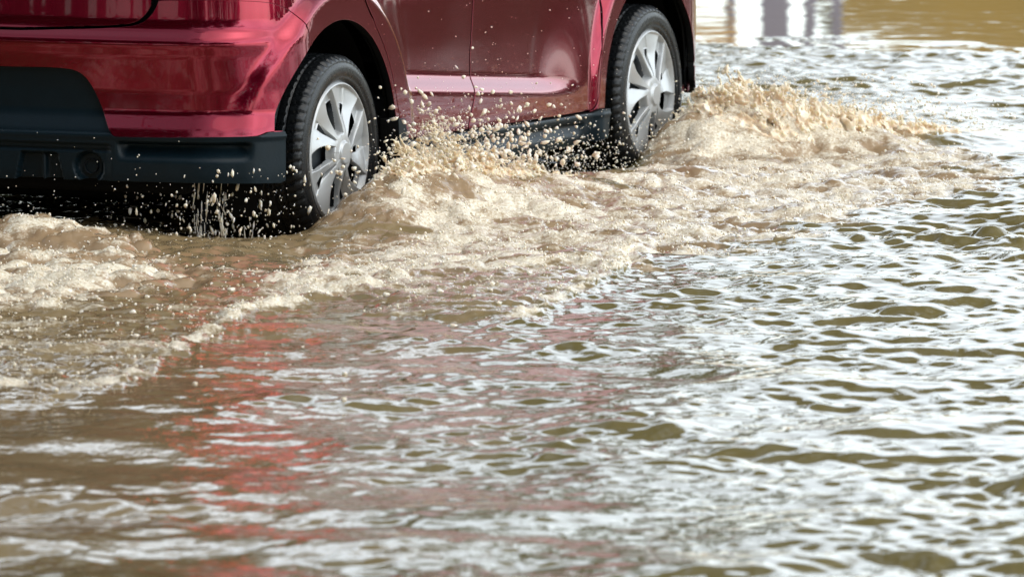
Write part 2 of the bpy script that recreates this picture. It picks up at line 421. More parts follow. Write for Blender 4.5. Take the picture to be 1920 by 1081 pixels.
for sg in (-1, 1):
    for x0, x1, w0 in ((.02, .08, .05), (1.02, .98, .035), (2.0, 1.56, .035), (-.40, -.28, .07)):
        pil = MB(); pil.tube((x0, sg*.728, .87), (x1, sg*.625, 1.235), w0, n=10); pil.build('roof_pillar', M['paint'], car, True)
V = []; F = []; nx_, ny_ = 14, 15
for i in range(nx_):
    x = 2.02+1.0*i/(nx_-1)
    for j in range(ny_):
        q = -1+2*j/(ny_-1); y = q*(.775-.10*(i/(nx_-1))**3); V.append((x, y, .86-.09*(i/(nx_-1))**1.5-.05*q**4+.0))
for i in range(nx_-1):
    for j in range(ny_-1): a = i*ny_+j; F.append((a, a+ny_, a+ny_+1, a+1))
mesh_obj('bonnet', V, F, M['paint'], car)
# wheels
def make_wheel():
    w = empty('wheel', (0, 0, 0)); w.parent = car
    prof = [(.205, .012), (.213, .003), (.222, -.003), (.226, -.001), (.2285, -.0045), (.246, -.006), (.262, -.002), (.266, .0005), (.268, -.0005), (.277, .006), (.284, .0145)]
    ys = np.arange(.020, .148, .0024)
    for y in ys:
        g = max([math.exp(-((y-c)/.0038)**4) for c in (.052, .084, .116)])
        prof.append((.2895-.0025*((y-.084)/.064)**2-.0075*g, y))
    prof += [(.284, .154), (.270, .166), (.24, .172), (.205, .160)]
    n = 432; V, F = lathe(prof, n); V = V.reshape(n, len(prof), 3)
    for i in range(n):
        ph = (i*60/n) % 1.0
        for j in range(9, len(prof)-3):
            y = prof[j][1]; q = (ph+ (y-.084)*9*(1 if y > .084 else -1)) % 1.0
            if y < .048 or y > .120 or .058 < y < .078 or .090 < y < .110:
                if q < (.30 if (y < .048 or y > .12) else .16): V[i, j, [0, 2]] *= 1-.0055/.29
    V = V.reshape(-1, 3)
    mesh_obj('tyre', V, F, M['tyre'], w)
    # wheel cover: five pairs of twisted blades
    nr, nt_ = 84, 720; R = .211
    rr = np.linspace(.0, 1, nr); tt = np.arange(nt_)*2*math.pi/nt_
    RR, TT = np.meshgrid(rr, tt, indexing='ij')
    deg = np.degrees(TT)-14*RR
    ph = (deg+36) % 72-36                                   # angle from the pair axis
    dA = -(7+10*RR); dB = 8+9.5*RR
    wA = 7.0+1.5*RR+3.5*sst(.6, .95, RR); wB = 7.5+5.5*RR
    uA = (ph-dA)/wA; uB = (ph-dB)/wB
    sc = RR*R*math.pi/180
    edgeA = (1-np.abs(uA))*wA*sc; edgeB = (1-np.abs(uB))*wB*sc
    inb = np.maximum(edgeA, edgeB)                          # >0 inside a blade (metres)
    m = sst(-.0012, .0025, inb)
    m = np.maximum(m, 1-sst(.26, .32, RR)); ringm = sst(.935, .955, RR)
    plate = sst(.725, .75, RR+.03*np.cos(np.radians(ph*5)))
    hb = np.where(edgeA > edgeB, .003+.015*np.clip((uA+1)/2, 0, 1)*sst(.2, .7, RR), .002+.017*np.clip((1-uB)/2, 0, 1)**1.3*sst(.2, .7, RR))
    hb = hb-.016*(1-sst(0, .75, RR))+.012*sst(.7, 1.0, RR)*0
    hub = 1-sst(.150, .165, RR); hb = hb*(1-hub)+(-.020)*hub
    depth = np.where(m > .5, hb, .028)
    H = hb*m+(1-m)*np.where(plate > .5, .021, .018)
    H = H*(1-ringm)+ringm*(.000+.010*sst(.96, 1.0, RR))
    hole = (m < .15) & (plate < .5) & (RR > .3)
    V = np.stack([RR*R*np.cos(TT), H, RR*R*np.sin(TT)], -1).reshape(-1, 3)
    i = np.arange(nr-1)[:, None]; j = np.arange(nt_)[None]
    a = i*nt_+j; b = i*nt_+(j+1) % nt_
    F = np.stack([a, a+nt_, b+nt_, b], -1).reshape(-1, 4)
    F = F[~hole.reshape(-1)[F].all(1)]
    mesh_obj('wheel_cover', V, F[:, ::-1], M['cap'], w)
    bd = MB(); bd.tube((0, .05, 0), (0, .12, 0), .195, n=48); bd.tube((0, .035, 0), (0, .05, 0), .12, .15, n=40)
    for k in range(5):
        t = 2*math.pi*k/5+.3; bd.tube((.155*math.cos(t), .044, .155*math.sin(t)), (.155*math.cos(t), .05, .155*math.sin(t)), .018, n=12)
    bd.build('brake_drum', M['drum'], w)
    return w
wh = make_wheel(); wh.location = (0, -.795, HUBZ); wh.rotation_euler = (0, math.radians(8), 0)
wf = dup(wh, car); wf.location = (WB, -.795, HUBZ); wf.rotation_euler = (0, math.radians(-12), math.radians(.8))
wl = dup(wh, car); wl.location = (0, .795, HUBZ); wl.rotation_euler = (0, 0, math.pi)
wl = dup(wh, car); wl.location = (WB, .795, HUBZ); wl.rotation_euler = (0, .4, math.pi)
# ---------------------------------------------------------------- flood water
def fft_noise(shape, d, lam_lo, lam_hi, slope, seed, stretch=None):
    """gaussian random field, wavelengths lam_lo..lam_hi (m), amplitude ~ k^slope, unit std"""
    r = np.random.default_rng(seed); nd = len(shape)
    w = r.standard_normal(shape).astype(np.float32)
    f = np.fft.rfftn(w)
    ks = [np.fft.fftfreq(n, dd) for n, dd in zip(shape[:-1], d[:-1])]+[np.fft.rfftfreq(shape[-1], d[-1])]
    K = np.meshgrid(*ks, indexing='ij', sparse=True)
    if stretch is not None: K = stretch(K)
    k = np.sqrt(sum(q*q for q in K))+1e-9
    a = k**slope*np.exp(-(k*lam_lo)**4)*np.exp(-(1/(k*lam_hi))**4)
    o = np.fft.irfftn(f*a, s=shape); return ((o-o.mean())/o.std()).astype(np.float32)
DXW, DYW = .0080, .0150
XC = np.arange(-3.1, 3.1, DXW); YC = np.arange(14.6, 36.0, DYW); NX, NY = len(XC), len(YC)
GX, GY = np.meshgrid(XC, YC, indexing='ij')
F1 = [(-0.615, 21.662), (-0.54, 22.188), (-0.395, 22.5), (-0.158, 23.321), (0.064, 23.753), (0.359, 24.202), (0.458, 25.153), (0.646, 25.863), (0.95, 26.074), (1.286, 25.759), (1.488, 25.352), (1.532, 24.669), (1.288, 23.842), (1.004, 23.236), (0.745, 22.5), (0.475, 21.959), (0.325, 21.884), (0.059, 21.735), (-0.174, 21.443), (-0.373, 21.23), (-0.508, 20.883), (-0.621, 20.883)]
F2 = [(-1.664, 22.188), (-0.97, 21.735), (-0.58, 21.443), (0.06, 22.035), (0.345, 22.188), (0.277, 21.588), (0.171, 21.02), (0.0, 20.285), (-0.22, 20.35), (-0.421, 20.747), (-0.585, 20.613), (-0.693, 20.481), (-0.756, 19.968), (-0.835, 19.6), (-0.97, 18.846), (-1.135, 18.626), (-1.38, 18.357), (-2.2, 18.2), (-2.4, 22)]
F3 = [(-2.3, 22.9), (-1.693, 22.68), (-1.459, 22.6), (-1.146, 22.412), (-0.976, 21.884), (-0.87, 21.443), (-0.995, 21.02), (-1.178, 20.747), (-1.518, 20.221), (-2.3, 20)]
L1 = [(-1.128, 18.517), (-1.027, 18.735), (-0.971, 18.88), (-0.906, 19.129), (-0.838, 19.66), (-0.761, 20.094), (-0.683, 20.613), (-0.565, 20.883), (-0.429, 21.159)]
L2 = [(-0.048, 20.157), (0.042, 20.481), (0.127, 20.883), (0.216, 21.3), (0.296, 21.884), (0.329, 22.343)]
A_ = .35     # depth is measured shorter than width so that edges break up evenly
def region(poly, soft, wob):
    sub = 4; x = GX[::sub, ::sub]; y = GY[::sub, ::sub]*A_
    p = [(a, b*A_) for a, b in poly]
    d = seg_dist(x, y, p); d = np.where(in_poly(x, y, p), d, -d)
    d = np.repeat(np.repeat(d, sub, 0), sub, 1)[:NX, :NY]
    return sst(-soft, soft, d+wob)
def line_d(pts):
    sub = 2; x = GX[::sub, ::sub]; y = GY[::sub, ::sub]
    d = seg_dist(x, y*A_, [(a, b*A_) for a, b in pts], False)
    return np.repeat(np.repeat(d, sub, 0), sub, 1)[:NX, :NY]
d2 = (DXW, DYW)
n_big = fft_noise((NX, NY), d2, .12, 1.2, -1.5, 1)
n_mid = fft_noise((NX, NY), d2, .035, .30, -1.6, 2)
n_fin = fft_noise((NX, NY), d2, .022, .09, -1.2, 3)
n_amp = fft_noise((NX, NY), d2, .5, 3.0, -1.5, 14)
n_wob = fft_noise((NX, NY), d2, .05, .6, -1.8, 4)
f1 = region(F1, .09, .05*n_wob); f2 = region(F2, .05, .035*n_wob); f3 = region(F3, .07, .03*n_wob)
l1 = np.exp(-((line_d(L1)+.012*n_wob)/(.022))**2); l2 = np.exp(-((line_d(L2)+.012*n_wob)/.024)**2)
LX, LYY = to_local(GX, GY)
def crest(path, win, wout):
    """a wave whose crest follows path (local x, y, height); win/wout: widths towards / away from the car"""
    xs = np.array([p[0] for p in path]); cy = np.interp(LX, xs, [p[1] for p in path]); ch = np.interp(LX, xs, [p[2] for p in path], left=0, right=0)
    d = -np.abs(LYY)-cy; w = np.where(d > 0, win, np.interp(LX, xs, wout) if np.ndim(wout) else wout)
    return ch*np.exp(-(d/w)**2)
wobl = .03*n_wob
hA = crest([(-1.2, -1.05, 0), (-.8, -1.0, -.03), (-.42, -.97, .04), (-.2, -.95, .11), (0, -.93, .15), (.25, -.93, .15), (.5, -.97, .09), (1.0, -1.05, .05), (1.6, -1.15, .03), (2.0, -1.2, 0)], .12, [.3]*3+[.26, .26, .28, .34, .4, .4, .4])
hB = crest([(1.5, -1.0, 0), (1.75, -.95, -.02), (1.98, -.93, -.02), (2.2, -.92, .05), (2.43, -.92, .15), (2.60, -.95, .185), (2.85, -1.02, .12), (3.2, -1.2, .045), (3.8, -1.5, .0)], .14, [.3, .3, .3, .28, .3, .36, .4, .4, .4])
trough = -.09*np.exp(-((LX+.20)/.30)**2-((LYY+.66)/.26)**2)-.09*np.exp(-((LX-2.05)/.35)**2-((LYY+.62)/.26)**2)
under = sst(-.55, -.3, LX)*(1-sst(2.2, 2.6, LX))*(1-sst(.70, .85, np.abs(LYY)))
ridge = .075*np.exp(-((LX+1.12+.25*wobl+.25*np.clip(-LYY-.3, 0, 1))/.20)**2)*(1-sst(.15, .75, np.abs(LYY+.10)))*(LX < 0)
streak = fft_noise((NX, NY), d2, .03, .9, -1.4, 9, lambda K: [K[0]*1.6, K[1]*.55])
l1 = l1*np.clip(.75+.45*streak, .15, 1.3); l2 = l2*np.clip(.8+.4*streak, .2, 1.3)
wake = (.013*l1+.016*l2)*(.7+.3*n_mid)+.014*region(F2, .12, .0*n_wob)
H = hA+hB+trough-.012*under+ridge+wake
mound = sst(.015, .07, hA+hB)
near = sst(-2.6, -1.6, LX)*(1-sst(.2, .6, LX))*(1-sst(1.0, 1.5, np.abs(LYY)))
turb = np.clip(.95*f1+.55*f2+.9*f3+.6*mound+.6*near, 0, 1.1)
n_rdg = fft_noise((NX, NY), d2, .05, .45, -1.7, 15, lambda K: [K[0]*1.2, K[1]*.9])
bil = .8-1.2*np.abs(n_rdg)
# ripples of the open water
calm = sst(29.45, 30.75, GY+.25*n_big-.25*np.maximum(GX-.9, 0)+.5*(GX > 1.35)*sst(1.35, 1.5, GX))                   # smooth sheet far out
rp1 = fft_noise((NX, NY), d2, .10, .42, -1.1, 21, lambda K: [K[0]*1.1, K[1]]); rp2 = fft_noise((NX, NY), d2, .05, .16, -1.0, 22, lambda K: [K[0]*1.0, K[1]])
rp3 = fft_noise((NX, NY), d2, .16, .9, -1.2, 23, lambda K: [K[0]*1.4, K[1]])
open_ = (1-.8*np.clip(turb, 0, 1))
amp = np.clip(.85+.28*n_amp, .35, 1.5)
swell = fft_noise((NX, NY), d2, .30, 1.1, -1.4, 27, lambda K: [K[0]*1.3, K[1]])
def rms_slope(h): return math.sqrt(float((np.gradient(h, DXW, axis=0)**2).mean()+(np.gradient(h, DYW, axis=1)**2).mean())/2)
rp = rp1*(RIP1/rms_slope(rp1))+rp2*(RIP2/rms_slope(rp2))+rp3*(RIP3/rms_slope(rp3))
swell *= .040/rms_slope(swell)
H = H+rp*open_*amp*(1-.975*calm)*np.interp(GX+.12*n_big, [-.8, -.5, .1, .9], [.34, .38, .62, 1])+swell*open_*(1-calm)*1.0
H = H+turb*(.0036*n_mid+.0075*bil+.0016*n_fin)+f1*.007*n_big+f3*(.003*n_mid+.013*n_big+.004*streak)
H = np.maximum(H, -.098)
# choppy sideways shift makes crests lean and curl
gx = np.gradient(H, DXW, axis=0); gy = np.gradient(H, DYW, axis=1)
edge = sst(0, .5, GX+3.1)*(1-sst(2.6, 3.05, GX))*sst(14.6, 15.0, GY)*(1-sst(35.2, 35.9, GY)); H = H*edge
foam = np.clip(f1*(.60+.19*streak)+f2*(.31+.13*streak)+f3*(.13+.16*streak)+.14*mound+(.14+.06*streak)*near+.14*(f1+.7*f3)*bil+.62*l1+.75*l2, 0, 1.25)*edge
chop = .012*np.clip(turb, 0, 1)*edge
PX = GX-chop*np.clip(gx, -1.5, 1.5); PY = GY-chop*np.clip(gy, -1.5, 1.5)
# one sheet: fine where the picture looks, coarse out to the horizon
def pad_axis(c, lo, hi, k):
    a = c[0]-np.geomspace(.3, c[0]-lo, k)[::-1]; b = c[-1]+np.geomspace(.3, hi-c[-1], k); return np.concatenate([a, c, b])
kx = 26
XA = pad_axis(XC, -600, 600, kx); YA = pad_axis(YC, -300, 900, kx)
VX, VY = np.meshgrid(XA, YA, indexing='ij'); VZ = np.zeros_like(VX); FO = np.zeros_like(VX); TB = np.zeros_like(VX)
VX[kx:-kx, kx:-kx] = PX; VY[kx:-kx, kx:-kx] = PY; VZ[kx:-kx, kx:-kx] = H; FO[kx:-kx, kx:-kx] = foam; TB[kx:-kx, kx:-kx] = np.maximum(turb, .55*(1-sst(-.75, .25, GX+.15*n_big))*sst(14.8, 16.5, GY))*edge
CM = np.zeros_like(VX); CM[kx:-kx, kx:-kx] = calm*edge; CM[:, -kx:] = 1
nX, nY = VX.shape
i = np.arange(nX-1)[:, None]; j = np.arange(nY-1)[None]; a = i*nY+j
Fw = np.stack([a, a+nY, a+nY+1, a+1], -1).reshape(-1, 4)

def water_mat():
    m, nt, p = new_mat('muddy_flood_water'); L = nt.links
    at = node(nt, 'ShaderNodeAttribute', attribute_name='foam'); tb = node(nt, 'ShaderNodeAttribute', attribute_name='turb'); cm = node(nt, 'ShaderNodeAttribute', attribute_name='calm')
    tc = node(nt, 'ShaderNodeTexCoord')
    def noise(scale, detail=4, rough=.6, dist=0.0, sy=.9):
        mp = node(nt, 'ShaderNodeMapping'); mp.inputs['Scale'].default_value = (1, sy, 1); L.new(tc.outputs['Object'], mp.inputs['Vector'])
        n = node(nt, 'ShaderNodeTexNoise', Scale=scale, Detail=detail, Roughness=rough, Distortion=dist); L.new(mp.outputs[0], n.inputs['Vector']); return n.outputs['Fac']
    def math_(op, a, b=None, c=None, clamp=False):
        n = node(nt, 'ShaderNodeMath', operation=op, use_clamp=clamp)
        for k, v in enumerate((a, b, c)):
            if v is None: continue
            if isinstance(v, (int, float)): n.inputs[k].default_value = v
            else: L.new(v, n.inputs[k])
        return n.outputs[0]
    n1 = noise(36, 6, .62, .6); n2 = noise(120, 4, .6, .4); n3 = noise(7, 3, .5)
    nn = math_('ADD', math_('MULTIPLY', n1, .65), math_('MULTIPLY', n2, .35))
    # foam cover: attribute against noise
    th = math_('SUBTRACT', math_('ADD', at.outputs['Fac'], math_('MULTIPLY', nn, 1.5)), 1.12)
    fm = math_('MULTIPLY', th, 2.6, clamp=True)
    fm = math_('MULTIPLY', fm, math_('MULTIPLY', at.outputs['Fac'], 4.0, clamp=True))
    mud = node(nt, 'ShaderNodeMix', data_type='RGBA'); mud.inputs[6].default_value = OLIVE; mud.inputs[7].default_value = TAN
    L.new(math_('ADD', math_('MULTIPLY', tb.outputs['Fac'], 1.0), math_('MULTIPLY', math_('SUBTRACT', n3, .5), .25), clamp=True), mud.inputs[0])
    fc = node(nt, 'ShaderNodeMix', data_type='RGBA'); fc.inputs[6].default_value = (.50, .37, .215, 1); fc.inputs[7].default_value = (.93, .88, .74, 1)
    L.new(math_('MULTIPLY_ADD', n2, 2.2, -.6, clamp=True), fc.inputs[0])
    mx = node(nt, 'ShaderNodeMix', data_type='RGBA'); L.new(fm, mx.inputs[0]); L.new(mud.outputs[2], mx.inputs[6]); L.new(fc.outputs[2], mx.inputs[7])
    L.new(mx.outputs[2], p.inputs['Base Color'])
    L.new(math_('MULTIPLY_ADD', fm, .13, .035), p.inputs['Roughness'])
    p.inputs['IOR'].default_value = 1.333; p.inputs['Specular IOR Level'].default_value = .5
    b1 = node(nt, 'ShaderNodeBump', Distance=.006); L.new(noise(34, 3, .5, .3, .6), b1.inputs['Height'])
    L.new(math_('MULTIPLY_ADD', tb.outputs['Fac'], .30, math_('MULTIPLY_ADD', cm.outputs['Fac'], -.15, .16)), b1.inputs['Strength'])
    b2 = node(nt, 'ShaderNodeBump', Distance=.02); L.new(nn, b2.inputs['Height']); L.new(math_('MULTIPLY', fm, .5), b2.inputs['Strength']); L.new(b1.outputs[0], b2.inputs['Normal'])
    L.new(b2.outputs[0], p.inputs['Normal'])
    return m
OLIVE = (.142, .112, .040, 1); TAN = (.29, .195, .108, 1)
M['water'] = water_mat()
V = np.stack([VX, VY, VZ], -1).reshape(-1, 3)
water = mesh_obj('flood_water', V, Fw, M['water'])
for nm, arr in (('foam', FO), ('turb', TB), ('calm', CM)):
    at = water.data.attributes.new(nm, 'FLOAT', 'POINT'); at.data.foreach_set('value', arr.astype(np.float32).ravel())
tag(water, 'brown rippled flood water covering the whole street', 'water', kind='structure')
gm = MB(); gm.add([(-650, -350, 0), (650, -350, 0), (650, 950, 0), (-650, 950, 0)], [(0, 1, 2, 3)])
road = gm.build('road', plain('wet_asphalt', (.05, .05, .05), .6, scale=8)); road.location = (0, 0, -.104); tag(road, 'asphalt road lying under the flood water', 'road', kind='structure')
def height_at(X, Y):
    i = np.clip(((X-XC[0])/DXW).astype(int), 0, NX-1); j = np.clip(((Y-YC[0])/DYW).astype(int), 0, NY-1)
    return H[i, j], foam[i, j]
# ---------------------------------------------------------------- splashes: noise volumes turned into surfaces, and drops
import openvdb
def splash_mat(name, c0, c1, rough=.10):
    m, nt, p = new_mat(name); L = nt.links
    tc = node(nt, 'ShaderNodeTexCoord'); n = node(nt, 'ShaderNodeTexNoise', Scale=22.0, Detail=5.0); L.new(tc.outputs['Object'], n.inputs['Vector'])
    mr = node(nt, 'ShaderNodeMapRange'); mr.inputs['From Min'].default_value = .35; mr.inputs['From Max'].default_value = .65; L.new(n.outputs['Fac'], mr.inputs['Value'])
    mx = node(nt, 'ShaderNodeMix', data_type='RGBA'); mx.inputs[6].default_value = c0+(1,); mx.inputs[7].default_value = c1+(1,); L.new(mr.outputs[0], mx.inputs[0])
    L.new(mx.outputs[2], p.inputs['Base Color']); p.inputs['Roughness'].default_value = rough; p.inputs['IOR'].default_value = 1.333
    p.inputs['Subsurface Weight'].default_value = .35; p.inputs['Subsurface Radius'].default_value = (.02, .014, .008); p.inputs['Subsurface Scale'].default_value = 1.0
    b = node(nt, 'ShaderNodeBump', Strength=.35, Distance=.006); n2 = node(nt, 'ShaderNodeTexNoise', Scale=90.0, Detail=3.0); L.new(tc.outputs['Object'], n2.inputs['Vector'])
    L.new(n2.outputs['Fac'], b.inputs['Height']); L.new(b.outputs[0], p.inputs['Normal'])
    return m
M['splash'] = splash_mat('muddy_splash', (.70, .53, .35), (.92, .82, .66))
M['drop'] = splash_mat('water_drops', (.72, .60, .46), (.88, .79, .67))
def splash(name, lo, hi, vox, fill, lam, sig, slope, seed, axis, stretch, label):
    """fill(x,y,z) -> mean fill level in the car's frame; noise of wavelength lam tears it into sheets, strings and drops"""
    n = [int(math.ceil((b-a)/vox)) for a, b in zip(lo, hi)]
    ax = [lo[k]+vox*np.arange(n[k]) for k in range(3)]
    X, Y, Z = np.meshgrid(*ax, indexing='ij', sparse=True)
    u = np.array(axis, float); u /= np.linalg.norm(u)
    def st(K):
        kp = K[0]*u[0]+K[1]*u[1]+K[2]*u[2]; k2 = K[0]**2+K[1]**2+K[2]**2
        return [np.sqrt(np.maximum(k2-kp**2, 0)), kp*stretch]
    pad = [k+(k % 2) for k in n]
    N = [fft_noise(pad, (vox,)*3, lam[0], lam[1], slope, seed+100*q, st)[:n[0], :n[1], :n[2]] for q in range(2)]
    N3 = fft_noise(pad, (vox,)*3, lam[1]*.25, lam[1]*1.6, slope, seed+300)[:n[0], :n[1], :n[2]]
    # strings of water follow the lines where both noises vanish; the fill sets how thick they are
    f = (fill(X, Y, Z)+sig*N3-np.hypot(N[0], N[1])).astype(np.float32)
    f[0] = f[-1] = -1; f[:, 0] = f[:, -1] = -1; f[:, :, 0] = -1; f[:, :, -1] = -1
    g = openvdb.FloatGrid(-1.0); g.copyFromArray(np.ascontiguousarray(f)); P, Q = g.convertToQuads(0.0)
    V = to_world(P*vox+np.array(lo))
    o = mesh_obj(name, V, np.ascontiguousarray(Q[:, ::-1].astype(np.int32)), M['splash'])
    # face direction check
    me = o.data; nrm = np.zeros(len(me.polygons)*3, np.float32)
    tag(o, label, 'water splash', kind='stuff'); return o
def bumpf(x, c, w): return np.exp(-((x-c)/w)**2)
def ground_h(X, Y):
    """mean water height in the car frame"""
    W = to_world(np.stack([np.broadcast_to(X, np.broadcast_shapes(X.shape, Y.shape)).ravel(), np.broadcast_to(Y, np.broadcast_shapes(X.shape, Y.shape)).ravel(), np.zeros(np.broadcast(X, Y).size)], -1))
    h, fo = height_at(W[:, 0], W[:, 1]); return h.reshape(np.broadcast_shapes(X.shape, Y.shape)), fo.reshape(np.broadcast_shapes(X.shape, Y.shape))
# rear wheel: crown of spray thrown up beside the sill
LEV = ([-.3, 0, .10, .25, .5, .8, 1.0, 1.3], [4, 2.4, 1.25, .75, .46, .22, .02, -.6])
def fill_rear(x, y, z):
    h, _ = ground_h(x, y)
    top = .015+.045*bumpf(x, .05, .18)+.14*bumpf(x, .36, .22)+.03*bumpf(x, .75, .2)
    cy = -.985-.06*(x-.3)
    t = (z-h)/top+2.2*np.maximum(np.abs(y-cy)-.05-.04*x, 0)/.1
    return np.interp(t, *LEV)*(1-.22*sst(.1, .3, t))-1.6*(1-sst(-.22, .0, x))-1.6*sst(.95, 1.25, x)
splash('rear_wheel_splash', (-.3, -1.25, -.04), (1.3, -.815, .32), .0034, fill_rear, (.019, .20), .16, -1.7, 31, (.75, -.15, .6), .45,
       'cream spray of torn drops thrown up beside the rear wheel and sill')
def fill_bow(x, y, z):
    h, _ = ground_h(x, y)
    cy = -1.02-.40*np.clip(x-2.5, 0, 3)
    top = .012+.060*bumpf(x, 2.58, .22)+.055*bumpf(x, 2.9, .28)
    t = (z-h)/top+2.0*np.maximum(np.abs(y-cy)-.22, 0)/.15
    return np.interp(t, *LEV)-1.8*(1-sst(2.3, 2.5, x))-1.6*sst(3.1, 3.5, x)
splash('front_wheel_splash', (2.25, -1.75, -.04), (3.6, -.825, .34), .0046, fill_bow, (.022, .26), .16, -1.8, 32, (.8, -.5, .35), .5,
       'cream bow wave of spray thrown ahead of the front wheel')
# drops: small balls of water, a few drawn out into strings
def ico(sub):
    bm = bmesh.new(); bmesh.ops.create_icosphere(bm, subdivisions=sub, radius=1); bm.verts.index_update()
    V = np.array([v.co[:] for v in bm.verts]); F = np.array([[v.index for v in f.verts] for f in bm.faces]); bm.free(); return V, F
I1, I2 = ico(1), ico(2)
def drops(name, P, R, label, cat='water drops', mat='drop', stretch=1.6, up=None, ic=I1, flat=1.0):
    n = len(P); V0, F0 = ic; r = np.random.default_rng(len(P)+7)
    d = r.standard_normal((n, 3)) if up is None else np.array(up)+.25*r.standard_normal((n, 3))
    d /= np.linalg.norm(d, axis=1, keepdims=True); s = 1+(stretch-1)*r.random(n)**2
    V = np.repeat(V0[None], n, 0)*(1+.18*r.standard_normal((n, len(V0), 1)))
    V[:, :, 2] *= flat
    al = (V*d[:, None]).sum(2, keepdims=True)*d[:, None]*(s-1)[:, None, None]
    V = (V+al)*R[:, None, None]+P[:, None]
    F = (F0[None]+(np.arange(n)*len(V0))[:, None, None]).reshape(-1, 3)
    o = mesh_obj(name, V.reshape(-1, 3), F, M[mat]); tag(o, label, cat, kind='stuff'); return o
def rr_(n, lo, hi): return lo+(hi-lo)*RNG.random(n)
def radii(n, a, b): return a*(b/a)**(RNG.random(n)**1.8)
n = 1700; P = np.stack([RNG.normal(.48, .36, n), rr_(n, -1.15, -.84), np.abs(RNG.normal(0, .10, n))+.05], -1)
P[:, 2] += .09*np.exp(-((P[:, 0]-.35)/.4)**2)
drops('spray_drops', to_world(P), radii(n, .0009, .0085), 'cream drops flying up in front of the rear door and sill', stretch=2.6)
n = 1300; P = np.stack([rr_(n, 1.25, 2.35), rr_(n, -.95, -.60), rr_(n, -.05, .17)*RNG.random(n)**.3], -1)
drops('fine_drops', to_world(P), radii(n, .0012, .0045), 'fine pale drops in the dark gap behind the front wheel', stretch=1.5)
n = 800; P = np.stack([rr_(n, -.62, -.22), np.minimum(RNG.normal(-.58, .16, n), -.2), -.06+.24*RNG.random(n)], -1)
drops('falling_drops', to_world(P), radii(n, .0008, .0062), 'pale drops falling in the dark behind the rear wheel under the bumper', stretch=3.2, up=(0, 0, 1))
n = 150; c = RNG.integers(0, 9, n); cx = rr_(9, -.5, -.3)[c]; cy = rr_(9, -.75, -.5)[c]
P = np.stack([cx+RNG.normal(0, .006, n), cy+RNG.normal(0, .006, n), -.06+.19*RNG.random(n)], -1)
drops('water_strings', to_world(P), radii(n, .0012, .003), 'thin strings of water running down behind the rear wheel', stretch=14, up=(0, 0, 3))
n = 2600; x = 2.4+.95*RNG.random(n)**1.3; P = np.stack([x, -1.0-.42*(x-2.5)+RNG.normal(0, .28, n), .05+np.abs(RNG.normal(0, .05, n))+.10*np.exp(-((x-2.65)/.3)**2)], -1); P = P[P[:, 1] < -.86]
drops('bow_drops', to_world(P), radii(len(P), .0008, .0046), 'cream drops flying over the bow wave at the front wheel', stretch=2.2)
n = 130; P = np.stack([rr_(n, .2, 1.9), -.83-.25*RNG.random(n), .2+.40*RNG.random(n)**1.6], -1)
drops('stray_drops', to_world(P), radii(n, .0009, .0028), 'few stray drops in front of the red doors')
n = 110; P = np.stack([rr_(n, -1.0, -.66), rr_(n, -.85, .1), rr_(n, 0, .35)*RNG.random(n)], -1)
drops('dotted_drops', to_world(P), radii(n, .001, .003), 'tiny drops scattered behind the rear bumper')
n = 1500; x = rr_(n, 2.5, 3.15); P = np.stack([x, -1.0-.40*(x-2.5)+RNG.normal(0, .22, n), .08+.17*RNG.random(n)**1.5*np.exp(-((x-2.75)/.35)**2)], -1); P = P[P[:, 1] < -.86]
drops('bow_mist', to_world(P), radii(len(P), .0006, .0028), 'pale mist of tiny drops above the bow wave at the front wheel', stretch=2.5)
# froth lying on the turbulent water
def on_water(n, power, seed, cond=None):
    r = np.random.default_rng(seed); w = np.maximum(cond, 0).ravel()**power; w = w/w.sum()
    k = r.choice(w.size, n, p=w); X = PX.ravel()[k]+r.uniform(-.004, .004, n); Y = PY.ravel()[k]+r.uniform(-.007, .007, n); return np.stack([X, Y, H.ravel()[k]], -1)
P = on_water(14000, 1.6, 5, foam*(1+.9*np.maximum(n_mid, -.6))*(1-.9*under)); R = radii(len(P), .0010, .0044)
P[:, 2] += R*.3+.018*RNG.random(len(P))**5
drops('froth', P, R, 'cream froth of bubbles lying on the churned water beside the car', 'foam', stretch=1.8)
b_ok = f2*(1-f1)*sst(17.8, 18.6, GY)+.35*np.exp(-((GX+.55)/.25)**2-((GY-19.4)/.6)**2)+.15*f1
P = on_water(260, 1, 6, b_ok); R = radii(len(P), .0030, .0100); P[:, 2] += R*.1
drops('foam_bubbles', P, R, 'separate white bubbles drifting on the brown wake', 'bubbles', stretch=1.3, ic=I2, flat=.7)
